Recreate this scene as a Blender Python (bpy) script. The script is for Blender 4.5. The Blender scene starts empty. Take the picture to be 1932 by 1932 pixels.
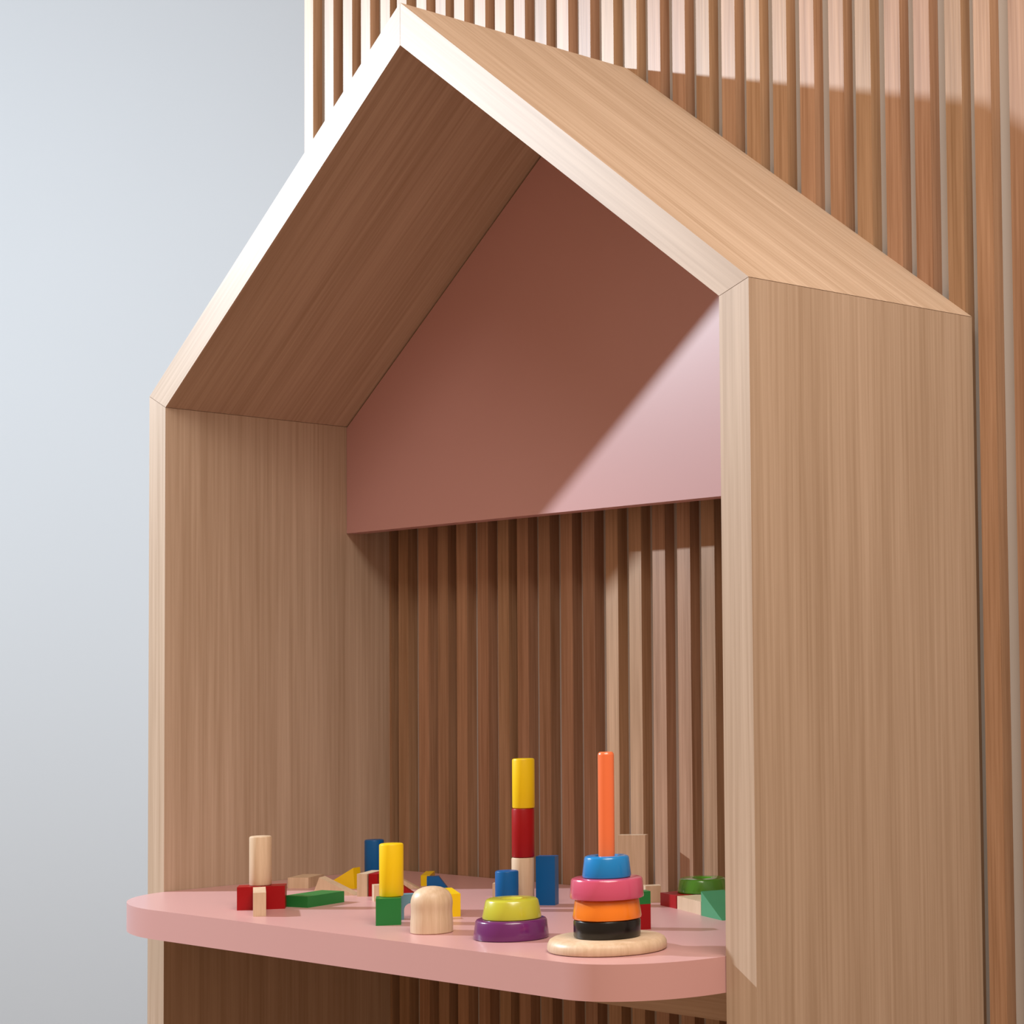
import bpy, bmesh, math, random
from mathutils import Matrix, Vector

# ------------------------------------------------------------------ camera
scene = bpy.context.scene
YAW, PITCH, ROLL = 0.70558, 0.04863, -0.01472
CAM = Vector((2.17551, -1.20642, 0.98950))
FOCAL_PX, SHIFT_PX = 3697.13, (700.0, 129.74)


def camera_axes():
    f = Vector((-math.sin(YAW) * math.cos(PITCH), math.cos(YAW) * math.cos(PITCH), math.sin(PITCH)))
    r = Vector((math.cos(YAW), math.sin(YAW), 0.0))
    u = r.cross(f)
    c, s = math.cos(ROLL), math.sin(ROLL)
    return c * r + s * u, -s * r + c * u, f


cr, cu, cf = camera_axes()
cam_data = bpy.data.cameras.new('camera')
cam = bpy.data.objects.new('camera', cam_data)
scene.collection.objects.link(cam)
cam.matrix_world = Matrix(((cr.x, cu.x, -cf.x, CAM.x), (cr.y, cu.y, -cf.y, CAM.y),
                           (cr.z, cu.z, -cf.z, CAM.z), (0, 0, 0, 1)))
cam_data.sensor_width = 36.0
cam_data.lens = FOCAL_PX / 1932.0 * 36.0
cam_data.shift_x = -SHIFT_PX[0] / 1932.0
cam_data.shift_y = SHIFT_PX[1] / 1932.0
cam_data.clip_start = 0.01
scene.camera = cam

# ------------------------------------------------------------------ light
world = bpy.data.worlds.new('room_light')
scene.world = world
world.use_nodes = True
bg = world.node_tree.nodes['Background']
bg.inputs['Color'].default_value = (1.0, 0.65, 0.42, 1)
bg.inputs['Strength'].default_value = 0.45

KEY_POS = Vector((-1.669, -1.304, 2.289))
key = bpy.data.lights.new('studio_lamp', 'POINT')
key.energy = 485.0
key.color = (0.77, 0.905, 1.0)
key.shadow_soft_size = 0.035
key_ob = bpy.data.objects.new('studio_lamp', key)
scene.collection.objects.link(key_ob)
key_ob.location = KEY_POS

fill = bpy.data.lights.new('overhead_fill_light', 'AREA')  # unseen fill added overhead to brighten the right side board and roof slope
fill.shape = 'RECTANGLE'
fill.size, fill.size_y = 1.8, 1.8
fill.energy = 112.0
fill.color = (1.0, 0.91, 0.79)
fill_ob = bpy.data.objects.new('overhead_fill_light', fill)
scene.collection.objects.link(fill_ob)
fill_ob.location = (2.3, -0.9, 3.1)
fill_ob.rotation_euler = (0, 0, 0)

wall_fill = bpy.data.lights.new('wall_fill_light', 'AREA')      # fill added out of sight behind the slatted partition to lighten wall_left
wall_fill.shape = 'SQUARE'
wall_fill.size = 0.8
wall_fill.energy = 17.0
wall_fill.color = (0.9, 0.96, 1.0)
wall_fill_ob = bpy.data.objects.new('wall_fill_light', wall_fill)
scene.collection.objects.link(wall_fill_ob)
wall_fill_ob.location = (-0.80, 1.70, 1.30)
wall_fill_ob.rotation_euler = (Vector((-2.7, 1.58, 1.0)) - Vector(wall_fill_ob.location)).to_track_quat('-Z', 'Y').to_euler()

vs = scene.view_settings
vs.view_transform = 'Standard'
vs.look = 'None'
vs.exposure = 0.0
vs.gamma = 1.0
vs.use_curve_mapping = False

random.seed(7)
COL = scene.collection

# ------------------------------------------------------------------ dimensions (metres)
W, D, T = 1.0, 0.31469, 0.03641          # house width, depth, board thickness
ZE, ZA = 1.33628, 1.69598               # outer eave and ridge heights
DP, ZP = 0.24977, 1.18145                # pink back panel: front plane, lower edge
ZS, SHELF_T = 0.75, 0.0311              # shelf top, shelf thickness
SLAT_D = 0.0146
WALL_Y = D + SLAT_D
SLOPE = math.atan2(ZA - ZE, W / 2)
ZEI = ZE - T * math.tan(SLOPE / 2)      # inner eave
ZAI = ZA - T / math.cos(SLOPE)          # inner ridge


# ------------------------------------------------------------------ materials
def new_mat(name):
    m = bpy.data.materials.new(name)
    m.use_nodes = True
    nt = m.node_tree
    return m, nt, nt.nodes['Principled BSDF']


def wood(name, dark, light, angle=0.0, axis='Y', fine=260.0, rough=0.5, per_object=0.0, bump=0.05,
         stretch=4.0, spec=0.4):
    """Streaky timber; the grain runs along local Z turned by `angle` about `axis`."""
    m, nt, b = new_mat(name)
    N, L = nt.nodes, nt.links
    tc = N.new('ShaderNodeTexCoord')
    mp = N.new('ShaderNodeMapping')
    mp.vector_type = 'POINT'
    mp.inputs['Rotation'].default_value = (0, angle, 0) if axis == 'Y' else (angle, 0, 0)
    L.new(tc.outputs['Object'], mp.inputs['Vector'])
    vec = mp.outputs['Vector']
    oi = N.new('ShaderNodeObjectInfo')
    off = N.new('ShaderNodeVectorMath'); off.operation = 'SCALE'
    off.inputs[0].default_value = (13.1, 7.7, 5.3)
    L.new(oi.outputs['Random'], off.inputs['Scale'])
    add = N.new('ShaderNodeVectorMath'); add.operation = 'ADD'
    L.new(vec, add.inputs[0]); L.new(off.outputs['Vector'], add.inputs[1])

    def streak(sx, sz, detail):
        s = N.new('ShaderNodeVectorMath'); s.operation = 'MULTIPLY'
        s.inputs[1].default_value = (sx, sx, sz)
        L.new(add.outputs['Vector'], s.inputs[0])
        n = N.new('ShaderNodeTexNoise')
        n.inputs['Scale'].default_value = 1.0
        n.inputs['Detail'].default_value = detail
        n.inputs['Roughness'].default_value = 0.6
        L.new(s.outputs['Vector'], n.inputs['Vector'])
        return n.outputs['Fac']

    f1 = streak(fine, stretch, 3.0)
    f2 = streak(fine * 0.16, stretch * 0.35, 2.0)
    mix = N.new('ShaderNodeMath'); mix.operation = 'MULTIPLY_ADD'
    L.new(f1, mix.inputs[0]); mix.inputs[1].default_value = 0.55
    m2 = N.new('ShaderNodeMath'); m2.operation = 'MULTIPLY'
    L.new(f2, m2.inputs[0]); m2.inputs[1].default_value = 0.45
    L.new(m2.outputs[0], mix.inputs[2])
    ramp = N.new('ShaderNodeValToRGB')
    ramp.color_ramp.elements[0].position = 0.33
    ramp.color_ramp.elements[1].position = 0.67
    ramp.color_ramp.elements[0].color = (*dark, 1)
    ramp.color_ramp.elements[1].color = (*light, 1)
    L.new(mix.outputs[0], ramp.inputs['Fac'])
    col = ramp.outputs['Color']
    if per_object:
        hsv = N.new('ShaderNodeHueSaturation')
        mr = N.new('ShaderNodeMapRange')
        mr.inputs['To Min'].default_value = 1.0 - per_object
        mr.inputs['To Max'].default_value = 1.0 + per_object
        L.new(oi.outputs['Random'], mr.inputs['Value'])
        L.new(mr.outputs['Result'], hsv.inputs['Value'])
        mh = N.new('ShaderNodeMath'); mh.operation = 'MULTIPLY_ADD'
        frac = N.new('ShaderNodeMath'); frac.operation = 'FRACT'
        big = N.new('ShaderNodeMath'); big.operation = 'MULTIPLY'
        L.new(oi.outputs['Random'], big.inputs[0]); big.inputs[1].default_value = 37.3
        L.new(big.outputs[0], frac.inputs[0])
        L.new(frac.outputs[0], mh.inputs[0]); mh.inputs[1].default_value = 0.012; mh.inputs[2].default_value = 0.491
        L.new(mh.outputs[0], hsv.inputs['Hue'])
        L.new(col, hsv.inputs['Color'])
        col = hsv.outputs['Color']
    L.new(col, b.inputs['Base Color'])
    b.inputs['Roughness'].default_value = rough
    b.inputs['Specular IOR Level'].default_value = spec
    if bump:
        bp = N.new('ShaderNodeBump')
        bp.inputs['Strength'].default_value = bump
        bp.inputs['Distance'].default_value = 0.001
        L.new(f1, bp.inputs['Height'])
        L.new(bp.outputs['Normal'], b.inputs['Normal'])
    return m


def paint(name, col, rough=0.4, spec=0.5, coat=0.0, vary=0.03, scale=30.0):
    m, nt, b = new_mat(name)
    N, L = nt.nodes, nt.links
    tc = N.new('ShaderNodeTexCoord')
    n = N.new('ShaderNodeTexNoise')
    n.inputs['Scale'].default_value = scale
    n.inputs['Detail'].default_value = 3
    L.new(tc.outputs['Object'], n.inputs['Vector'])
    ramp = N.new('ShaderNodeValToRGB')
    ramp.color_ramp.elements[0].color = (*[c * (1 - vary) for c in col], 1)
    ramp.color_ramp.elements[1].color = (*[min(1, c * (1 + vary)) for c in col], 1)
    L.new(n.outputs['Fac'], ramp.inputs['Fac'])
    L.new(ramp.outputs['Color'], b.inputs['Base Color'])
    b.inputs['Roughness'].default_value = rough
    b.inputs['Specular IOR Level'].default_value = spec
    if coat:
        b.inputs['Coat Weight'].default_value = coat
        b.inputs['Coat Roughness'].default_value = 0.12
    return m


OAK_D, OAK_L = (0.37, 0.258, 0.178), (0.53, 0.40, 0.305)
M = {}
M['oak'] = wood('oak_veneer_upright', OAK_D, OAK_L)
M['oak_left'] = wood('oak_veneer_left_slope', OAK_D, OAK_L, angle=-(math.pi / 2 - SLOPE))
M['oak_right'] = wood('oak_veneer_right_slope', OAK_D, OAK_L, angle=(math.pi / 2 - SLOPE))
M['oak_flat'] = wood('oak_veneer_level', OAK_D, OAK_L, angle=math.pi / 2)
M['slat'] = wood('slat_timber', (0.255, 0.138, 0.070), (0.43, 0.262, 0.160), fine=330.0, per_object=0.10, rough=0.45, bump=0.08, stretch=7.0)
M['beech'] = wood('natural_beech', (0.52, 0.37, 0.24), (0.66, 0.50, 0.36), fine=300.0, rough=0.42, bump=0.03, stretch=18.0)
M['wall'] = paint('pale_grey_wall_paint', (0.42, 0.437, 0.462), rough=0.8, vary=0.012, scale=2.0)
M['backing'] = paint('white_backing_paint', (0.48, 0.45, 0.43), rough=0.8, vary=0.02, scale=6.0)
M['floor'] = wood('floor_timber', (0.22, 0.14, 0.08), (0.34, 0.22, 0.13), angle=math.pi / 2, axis='X', fine=60.0, bump=0.03)
M['pink'] = paint('satin_pink_lacquer', (0.54, 0.30, 0.295), rough=0.34, spec=0.45, vary=0.015, scale=8.0)
M['red'] = paint('red_stain', (0.31, 0.002, 0.005), rough=0.38, spec=0.3, vary=0.1)
M['green'] = paint('green_stain', (0.015, 0.175, 0.038), rough=0.38, spec=0.3, vary=0.1)
M['yellow'] = paint('yellow_stain', (0.80, 0.54, 0.004), rough=0.35, spec=0.35, vary=0.05)
M['blue'] = paint('blue_stain', (0.002, 0.10, 0.32), rough=0.35, spec=0.3, vary=0.08)
M['sea_green'] = paint('sea_green_stain', (0.05, 0.27, 0.13), rough=0.4, vary=0.06)
M['pale_blue'] = paint('pale_blue_stain', (0.12, 0.25, 0.33), rough=0.45, vary=0.06)
M['gloss_blue'] = paint('blue_lacquer', (0.002, 0.20, 0.54), rough=0.22, coat=0.35)
M['gloss_pink'] = paint('pink_lacquer', (0.55, 0.075, 0.16), rough=0.22, coat=0.6)
M['gloss_orange'] = paint('orange_lacquer', (0.80, 0.20, 0.01), rough=0.22, coat=0.6)
M['gloss_black'] = paint('black_lacquer', (0.002, 0.0022, 0.003), rough=0.25, coat=0.15)
M['gloss_lime'] = paint('lime_lacquer', (0.46, 0.46, 0.035), rough=0.25, coat=0.5)
M['gloss_purple'] = paint('purple_lacquer', (0.12, 0.015, 0.12), rough=0.22, coat=0.4)
M['gloss_green'] = paint('leaf_green_lacquer', (0.06, 0.24, 0.015), rough=0.22, coat=0.6)
M['coral'] = paint('coral_lacquer', (0.78, 0.16, 0.05), rough=0.28, coat=0.4)


# ------------------------------------------------------------------ mesh helpers
def finish(bm, name, mat, parent=None, loc=(0, 0, 0), rz=0.0, bevel=0.0, seg=2, smooth=False, limit=0.6):
    if bevel:
        edges = [e for e in bm.edges if len(e.link_faces) == 2 and e.calc_face_angle(0) > limit]
        bmesh.ops.bevel(bm, geom=edges, offset=bevel, segments=seg, profile=0.5, affect='EDGES', clamp_overlap=True)
    bmesh.ops.recalc_face_normals(bm, faces=bm.faces)
    me = bpy.data.meshes.new(name)
    bm.to_mesh(me); bm.free()
    if smooth:
        for p in me.polygons:
            p.use_smooth = True
        me.set_sharp_from_angle(angle=math.radians(35))
    me.materials.append(M[mat])
    o = bpy.data.objects.new(name, me)
    COL.objects.link(o)
    o.location = loc
    o.rotation_euler = (0, 0, rz)
    if parent:
        o.parent = parent
    return o


def prism_bm(pts, y0, y1, axes='xz'):
    """Polygon in two axes extruded along the third."""
    bm = bmesh.new()

    def P(a, b, c):
        if axes == 'xz':
            return (a, c, b)
        if axes == 'xy':
            return (a, b, c)
        return (c, a, b)
    lo = [bm.verts.new(P(a, b, y0)) for a, b in pts]
    hi = [bm.verts.new(P(a, b, y1)) for a, b in pts]
    bm.faces.new(lo); bm.faces.new(hi[::-1])
    n = len(pts)
    for i in range(n):
        bm.faces.new((lo[i], hi[i], hi[(i + 1) % n], lo[(i + 1) % n]))
    return bm


def box_bm(x0, x1, y0, y1, z0, z1):
    return prism_bm([(x0, y0), (x1, y0), (x1, y1), (x0, y1)], z0, z1, 'xy')


def lathe_bm(profile, seg=48):
    """Closed solid of revolution: profile of (r, z), ends on the axis or forming a ring."""
    bm = bmesh.new()
    rings = []
    for r, z in profile:
        if r < 1e-6:
            rings.append([bm.verts.new((0, 0, z))])
        else:
            rings.append([bm.verts.new((r * math.cos(2 * math.pi * k / seg), r * math.sin(2 * math.pi * k / seg), z)) for k in range(seg)])
    closed = profile[0][0] > 1e-6
    pairs = list(zip(rings[:-1], rings[1:])) + ([(rings[-1], rings[0])] if closed else [])
    for a, b in pairs:
        for k in range(seg):
            k2 = (k + 1) % seg
            if len(a) == 1 and len(b) == 1:
                continue
            if len(a) == 1:
                bm.faces.new((a[0], b[k], b[k2]))
            elif len(b) == 1:
                bm.faces.new((a[k], b[0], a[k2]))
            else:
                bm.faces.new((a[k], b[k], b[k2], a[k2]))
    return bm


def tag(o, label, cat, group=None):
    o['label'] = label
    o['category'] = cat
    if group:
        o['group'] = group
    return o


def structure(o):
    o['kind'] = 'structure'
    return o


# ------------------------------------------------------------------ the setting
floor = structure(finish(box_bm(-7.5, 4.2, -4.5, 5.0, -0.05, 0.0), 'floor', 'floor'))
wall_left = structure(finish(box_bm(-4.2, 2.6, 0.0, 0.12, 0.0, 4.0), 'wall_left', 'wall', None, (-2.437, 1.8, 0.0), math.radians(40)))
SLAT_X = [-0.1569, -0.1086, -0.0651, -0.0242, 0.0199, 0.0561, 0.0985, 0.1388, 0.1772, 0.2192, 0.2591, 0.2962, 0.3365,
          0.3770, 0.4165, 0.4571, 0.4967, 0.5363, 0.5768, 0.6154, 0.6557, 0.6934, 0.7335, 0.7733, 0.8152, 0.8523,
          0.8921, 0.9309, 0.9715, 1.0077, 1.0507]
while SLAT_X[-1] < 2.2:
    SLAT_X.append(SLAT_X[-1] + 0.0395 + random.uniform(-0.001, 0.001))
wall_back = structure(finish(box_bm(SLAT_X[0] + 0.001, SLAT_X[-1] + 0.03, WALL_Y, WALL_Y + 0.10, 0.0, 2.6), 'wall_back', 'backing'))
slat_mesh = None
for i, x in enumerate(SLAT_X):
    if slat_mesh is None:
        s = finish(box_bm(0, 0.0207, -SLAT_D, 0.0, 0.0, 2.6), 'slat', 'slat', wall_back, bevel=0.0008, seg=1)
        slat_mesh = s.data
    else:
        s = bpy.data.objects.new('slat', slat_mesh)
        COL.objects.link(s)
        s.parent = wall_back
    s.location = (x, WALL_Y, 0.0)

# ------------------------------------------------------------------ the house-shaped play unit
house = bpy.data.objects.new('house_shelf', None)
COL.objects.link(house)
house.location = (0, 0, 0)
tag(house, 'tall oak house-shaped play shelf with gabled roof and pink board, against slatted wall', 'shelf')
BV = 0.0008
g = 0.00025   # hairline joint at the mitres
OR, OL, OA = 0.0062, -0.0018, 0.0032
ZEIL = ZEI - 0.005


def panel(name, pts, mat, label=None, lift=None):
    bm = prism_bm(pts, 0.0, D, 'xz')
    if lift:                                    # the boards are not dead level towards the wall
        bm.verts.ensure_lookup_table()
        for i, dzz in enumerate(lift):
            bm.verts[len(pts) + i].co.z += dzz
    o = finish(bm, name, mat, house, bevel=BV, seg=2)
    if label:
        o['label'] = label
    return o


panel('side_panel', [(0, 0), (T, 0), (T, ZEIL - g), (0, ZE - g)], 'oak', 'left upright oak side board', (0, 0, OL, OL))
panel('side_panel', [(W - T, 0), (W, 0), (W, ZE - g), (W - T, ZEI - g)], 'oak', 'right upright oak side board', (0, 0, OR, OR))
panel('roof_panel', [(0, ZE + g), (T, ZEIL + g), (W / 2 - g, ZAI), (W / 2 - g, ZA)], 'oak_left', 'left sloping oak roof board', (OL, OL, OA, OA))
panel('roof_panel', [(W, ZE + g), (W / 2 + g, ZA), (W / 2 + g, ZAI), (W - T, ZEI + g)], 'oak_right', 'right sloping oak roof board', (OR, OA, OA, OR))
e = 0.0006
bp = finish(prism_bm([(T + e, ZP), (W - T - e, ZP), (W - T - e, ZEI - e), (W / 2, ZAI - e + 0.001), (T + e, ZEIL - 0.003)], DP, DP + 0.02, 'xz'),
            'back_panel', 'pink', house, bevel=0.001, seg=2)
bp['label'] = 'pink lacquered gable board at the back'

# shelf outline: straight back and sides between the uprights, rounded front corners
YF = -0.1055
pts = [(T + e, D - 0.001), (T + e, 0.0)]
RXL, RXR, RY = 0.165, 0.090, 0.115
yc = YF + RY
n = 18
pts = [(W - T - e, D - 0.001), (T + e, D - 0.001)]
for k in range(n + 1):
    th = math.pi / 2 * k / n
    pts.append((T + e + RXL - RXL * math.cos(th), yc - RY * math.sin(th)))
for k in range(n + 1):
    th = math.pi / 2 * (1 - k / n)
    pts.append((W - T - e - RXR + RXR * math.cos(th), yc - RY * math.sin(th)))
sh = finish(prism_bm(pts, ZS - SHELF_T, ZS, 'xy'), 'shelf', 'pink', house, bevel=0.0030, seg=3, smooth=True, limit=1.0)
sh['label'] = 'pink lacquered shelf with rounded front corners'
finish(box_bm(T + e, W - T - e, 0.022, 0.040, 0.689, ZS - SHELF_T - 0.0004), 'apron_rail', 'oak_flat', house, bevel=BV)


# ------------------------------------------------------------------ toys
K = 1.08      # size of one toy unit


def up(z):
    return ZS + (z - ZS) * K


def block(name, mat, p, q, depth, h, label, cat='block', group=None, z=ZS, bev=0.0012):
    """Box whose front lower edge runs from p to q on the shelf."""
    p, q = Vector(p), Vector(q)
    w = (q - p).length
    a = math.atan2(q.y - p.y, q.x - p.x)
    o = finish(box_bm(0, w, 0, depth * K, 0, h * K), name, mat, None, (p.x, p.y, up(z)), a, bevel=bev, seg=2)
    return tag(o, label, cat, group)


def peg(name, mat, c, r, h, label, cat='block', group=None, z=ZS, rnd=0.0016):
    r, h = r * K, h * K
    prof = [(0, 0), (r - rnd, 0), (r - rnd * 0.3, rnd * 0.3), (r, rnd), (r, h - rnd), (r - rnd * 0.3, h - rnd * 0.3), (r - rnd, h), (0, h)]
    o = finish(lathe_bm(prof, 40), name, mat, None, (c[0], c[1], up(z)), 0, smooth=True)
    return tag(o, label, cat, group)


def ring(name, mat, c, rb, rt, h, hole, label, z, rnd=0.002, group='rings of the stacking toy', tilt=None):
    rb, rt, h, hole = rb * K, rt * K, h * K, hole * K

    def at(f):
        return rb + (rt - rb) * f
    prof = [(hole, 0.0), (rb - rnd, 0.0), (rb - rnd * 0.3, rnd * 0.3), (at(rnd / h), rnd),
            (at(1 - rnd / h), h - rnd), (rt - rnd * 0.35, h - rnd * 0.3), (rt - rnd * 1.1, h),
            (hole + 0.002, h), (hole, h - 0.002)]
    o = finish(lathe_bm(prof, 64), name, mat, None, (c[0], c[1], up(z)), 0, smooth=True)
    return tag(o, label, 'toy ring', group)


def wedge(name, mat, p, q, apex, depth, label, z=ZS):
    """Triangular prism; front face has base p-q and an apex (fraction along, height)."""
    p, q = Vector(p), Vector(q)
    w = (q - p).length
    a = math.atan2(q.y - p.y, q.x - p.x)
    o = finish(prism_bm([(0, 0), (w, 0), (apex[0] * w, apex[1] * K)], 0, depth * K, 'xz'), name, mat, None, (p.x, p.y, z), a, bevel=0.0008, seg=1)
    return tag(o, label, 'block')


def arch(name, mat, p, q, depth, h, leg, r, label, z=ZS):
    p, q = Vector(p), Vector(q)
    w = (q - p).length
    a = math.atan2(q.y - p.y, q.x - p.x)
    depth, h, leg, r = depth * K, h * K, leg * K, r * K
    c = w / 2
    pts = [(0, 0), (c - r, 0)]
    for k in range(11):
        t = math.pi * (1 - k / 10)
        pts.append((c + r * math.cos(t), leg + r * math.sin(t)))
    pts += [(c + r, 0), (w, 0), (w, h), (0, h)]
    o = finish(prism_bm(pts, 0, depth, 'xz'), name, mat, None, (p.x, p.y, z), a, bevel=0.0008, seg=1, limit=1.0)
    return tag(o, label, 'block')


def along(p, ang, d):
    return (p[0] + math.cos(ang) * d, p[1] + math.sin(ang) * d)


# --- left group: two red cubes, a natural plank and a natural cylinder on top
ra = math.radians(52.9)
r0 = (0.2832, -0.0553)
block('cube_block', 'red', r0, along(r0, ra, 0.0244), 0.0226, 0.0227, 'red cube left of the pale plank under the natural cylinder', group=None)
r1 = along(r0, ra, 0.0248)
block('cube_block', 'red', r1, along(r1, ra, 0.0244), 0.0226, 0.0227, 'red cube right of the pale plank under the natural cylinder')
block('plank_block', 'beech', (0.3481, -0.0760), (0.3548, -0.0651), 0.056, 0.0227,
      'pale natural plank on edge, pushed up against two red cubes')
peg('cylinder_block', 'beech', (0.2846, -0.0279), 0.0108, 0.0488, 'natural wooden cylinder standing on two red cubes', z=ZS + 0.0227)

# --- back left corner
block('plank_block', 'beech', (0.1298, 0.1047), (0.1514, 0.1185), 0.040, 0.0115, 'small natural block lying nearest the left side board')
block('plank_block', 'green', (0.3274, 0.0022), (0.3139, 0.0573), 0.030, 0.0112, 'flat green plank lying on the shelf by the red cubes')
wedge('triangle_block', 'beech', (0.2256, 0.0751), (0.2669, 0.1034), (0.16, 0.0190), 0.016, 'natural triangular block right behind the flat green plank')
wedge('triangle_block', 'yellow', (0.1594, 0.1305), (0.2044, 0.1457), (0.96, 0.0225), 0.012, 'yellow triangular block near the left side board')
block('plank_block', 'beech', (0.2784, 0.0981), (0.2884, 0.1046), 0.040, 0.0235, 'natural block on edge left of a red one, behind yellow cylinder')
block('plank_block', 'red', (0.2890, 0.1062), (0.2977, 0.1119), 0.036, 0.0232, 'dark red block on edge beside a natural one, behind yellow cylinder')
peg('cylinder_block', 'blue', (0.1631, 0.2019), 0.0106, 0.0478, 'dark blue cylinder at the back by the left side board')
block('plank_block', 'beech', (0.3373, 0.0796), (0.3437, 0.0930), 0.012, 0.0165, 'sliver of a natural block peeping out left of yellow cylinder')
wedge('triangle_block', 'beech', (0.2450, 0.1681), (0.2673, 0.1899), (0.25, 0.0125), 0.010, 'low natural triangle at the back, right of yellow cylinder')
wedge('triangle_block', 'red', (0.3111, 0.1236), (0.3295, 0.1417), (0.30, 0.0120), 0.010, 'low dark red triangle right of yellow cylinder')

# --- green cube with the yellow cylinder
block('cube_block', 'green', (0.5231, -0.0484), (0.5376, -0.0288), 0.0230, 0.0246, 'green cube carrying a yellow cylinder')
peg('cylinder_block', 'yellow', (0.5163, -0.0250), 0.0110, 0.0488, 'yellow cylinder standing alone on the green cube', z=ZS + 0.0246)
arch('arch_block', 'pale_blue', (0.5019, -0.0065), (0.5145, 0.0149), 0.012, 0.0235, 0.009, 0.0062, 'pale blue arch block between green cube and wooden dome')

# --- wooden dome with a waist
prof = [(0.0, 0.0), (0.0178, 0.0), (0.0186, 0.0008), (0.0187, 0.006), (0.0185, 0.011), (0.0181, 0.0155), (0.0179, 0.019),
        (0.0181, 0.0225), (0.0184, 0.026), (0.0181, 0.029), (0.0171, 0.0325), (0.0152, 0.0357), (0.0123, 0.0382),
        (0.0082, 0.0399), (0.0041, 0.0407), (0.0, 0.0409)]
dome = finish(lathe_bm([(a * K, b * K) for a, b in prof], 56), 'wooden_dome', 'beech', None, (0.6112, -0.0466, ZS), 0, smooth=True)
tag(dome, 'natural wooden dome-topped figure with a shallow waist', 'toy')

# --- behind the dome
block('plank_block', 'yellow', (0.5264, 0.0404), (0.5311, 0.0488), 0.060, 0.0215, 'yellow plank on edge right behind the wooden dome')
bl = finish(prism_bm([(0, 0), (0.0235, 0), (0.0135, 0.0135), (0, 0.0135)], 0, 0.012, 'xz'), 'trapezium_block', 'blue', None,
            (0.2757, 0.1954, ZS), math.atan2(0.0208, 0.0167), bevel=0.0008, seg=1)
tag(bl, 'small bright blue block with one slanted end, above wooden dome', 'block')
block('plank_block', 'yellow', (0.2460, 0.2088), (0.2531, 0.2164), 0.048, 0.0115, 'low yellow plank behind the slanted blue block')

# --- tower of three cylinders and its neighbours
tw = (0.5130, 0.1447)
peg('cylinder_block', 'beech', tw, 0.0111, 0.0482, 'natural cylinder at the bottom of the three-cylinder tower')
peg('cylinder_block', 'red', (tw[0] + 0.0003, tw[1] + 0.0003), 0.0111, 0.0482, 'red cylinder in the middle of the tower', z=ZS + 0.0482)
peg('cylinder_block', 'yellow', (tw[0] + 0.0007, tw[1] + 0.0008), 0.0110, 0.0490, 'yellow cylinder on top of the red one', z=ZS + 0.0964)
peg('cylinder_block', 'blue', (0.5299, 0.1095), 0.0112, 0.0385, 'short blue cylinder just left of the tower')
block('plank_block', 'blue', (0.5198, 0.1566), (0.5374, 0.1682), 0.0125, 0.0482, 'upright blue brick just right of the tower')
block('plank_block', 'beech', (0.4169, 0.1797), (0.4266, 0.1893), 0.012, 0.0140, 'sliver of a pale block left of the short blue cylinder')

# --- lime ring on purple ring
pc = (0.7078, -0.0278)
ring('toy_ring', 'gloss_purple', pc, 0.0326, 0.0303, 0.0170, 0.0085, 'wide purple ring lying under the lime one', ZS)
ring('toy_ring', 'gloss_lime', (pc[0] + 0.001, pc[1]), 0.0257, 0.0222, 0.0172, 0.0075, 'lime yellow ring lying on the purple one', ZS + 0.0170)

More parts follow.
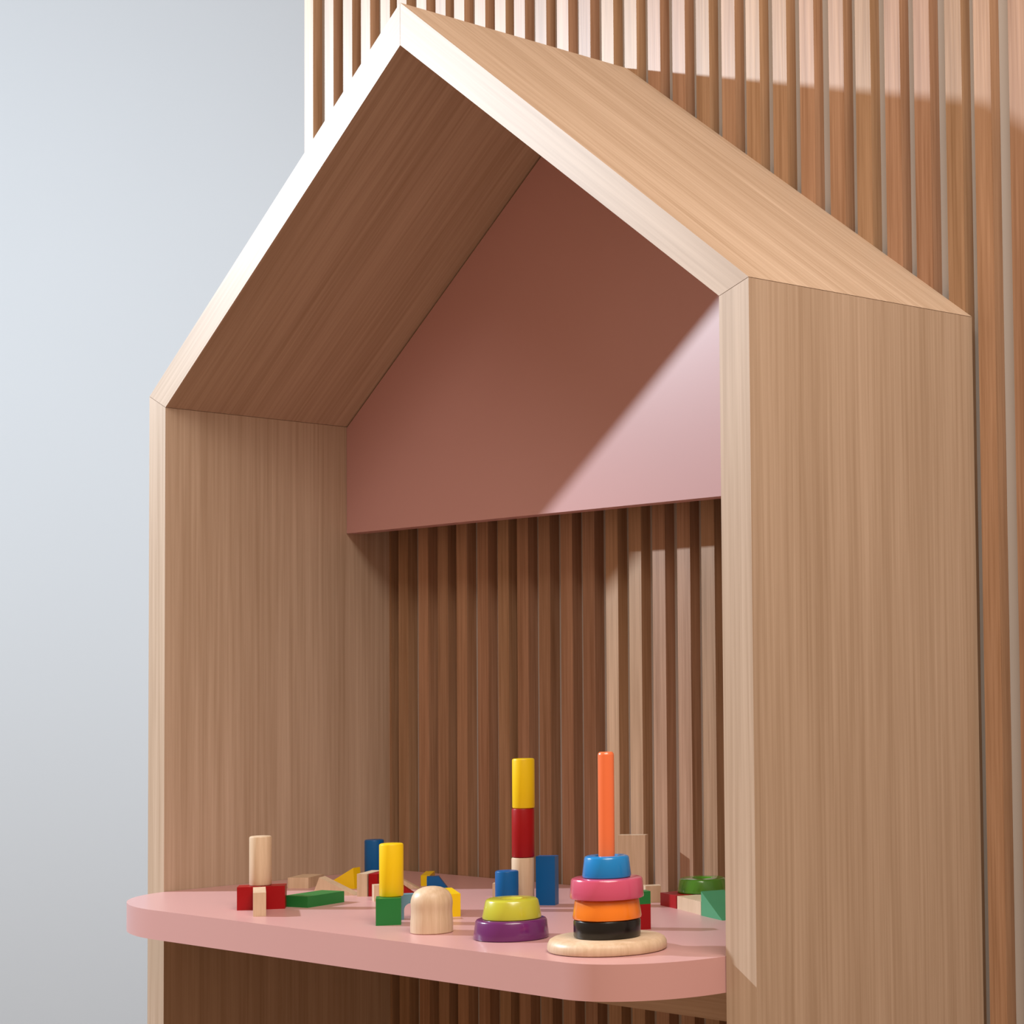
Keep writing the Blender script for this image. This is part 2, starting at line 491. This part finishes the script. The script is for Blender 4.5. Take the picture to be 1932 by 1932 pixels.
# --- stacking toy
sc_ = (0.8433, -0.0289)
stack = bpy.data.objects.new('stacking_toy', None)
COL.objects.link(stack)
stack.location = (sc_[0], sc_[1], ZS)
tag(stack, 'ring stacking toy stand, round natural base with a tall orange rod', 'toy')
bt = 0.0107 * K
prof = [(0, 0), (0.0508, 0), (0.0524, 0.0009), (0.0531, 0.0030), (0.0527, 0.0067), (0.0510, 0.0099), (0.0481, bt), (0, bt)]
finish(lathe_bm(prof, 72), 'base', 'beech', stack, smooth=True)
rod_top = 0.1625 * K
prof = [(0, bt), (0.0073, bt), (0.0073, rod_top - 0.0030), (0.0068, rod_top - 0.0011), (0.0056, rod_top), (0, rod_top)]
finish(lathe_bm(prof, 32), 'rod', 'coral', stack, smooth=True)
z = ZS + 0.0107
ring('toy_ring', 'gloss_black', sc_, 0.0275, 0.0275, 0.0150, 0.0085, 'black ring at the bottom of the stack', z); z += 0.0150
ring('toy_ring', 'gloss_orange', sc_, 0.0285, 0.0262, 0.0168, 0.0085, 'orange ring between the black and pink rings', z); z += 0.0168
ring('toy_ring', 'gloss_pink', sc_, 0.0306, 0.0292, 0.0168, 0.0085, 'pink ring below the blue one on the rod', z); z += 0.0168
ring('toy_ring', 'gloss_blue', sc_, 0.0203, 0.0182, 0.0178, 0.0085, 'blue ring on top of the stack', z)

# --- right-hand group
block('plank_block', 'beech', (0.5258, 0.2688), (0.5517, 0.2856), 0.012, 0.0620, 'tall natural board standing on end behind the stacking toy')
block('plank_block', 'red', (0.7646, 0.0740), (0.7719, 0.0897), 0.014, 0.0224, 'dark red upright block right behind the stacking toy')
block('plank_block', 'green', (0.7646, 0.0740), (0.7719, 0.0897), 0.014, 0.0112, 'small green block lying on the dark red upright one', z=ZS + 0.0224)
block('plank_block', 'beech', (0.6033, 0.2380), (0.6130, 0.2518), 0.014, 0.0165, 'pale block left of the red plank under the green ring')
block('plank_block', 'red', (0.6334, 0.2316), (0.6707, 0.2192), 0.0240, 0.0125, 'flat red plank under the green ring')
block('plank_block', 'beech', (0.6732, 0.2184), (0.7324, 0.1950), 0.0240, 0.0125, 'flat natural plank between red plank and green triangle')
wedge('triangle_block', 'sea_green', (0.7356, 0.1923), (0.7831, 0.1752), (0.0, 0.0226), 0.024, 'sea green triangular block by the right side board')
ring('toy_ring', 'gloss_green', (0.6673, 0.2608), 0.0249, 0.0225, 0.0140, 0.0085, 'leaf green ring lying on two flat planks', ZS + 0.0125, group=None)
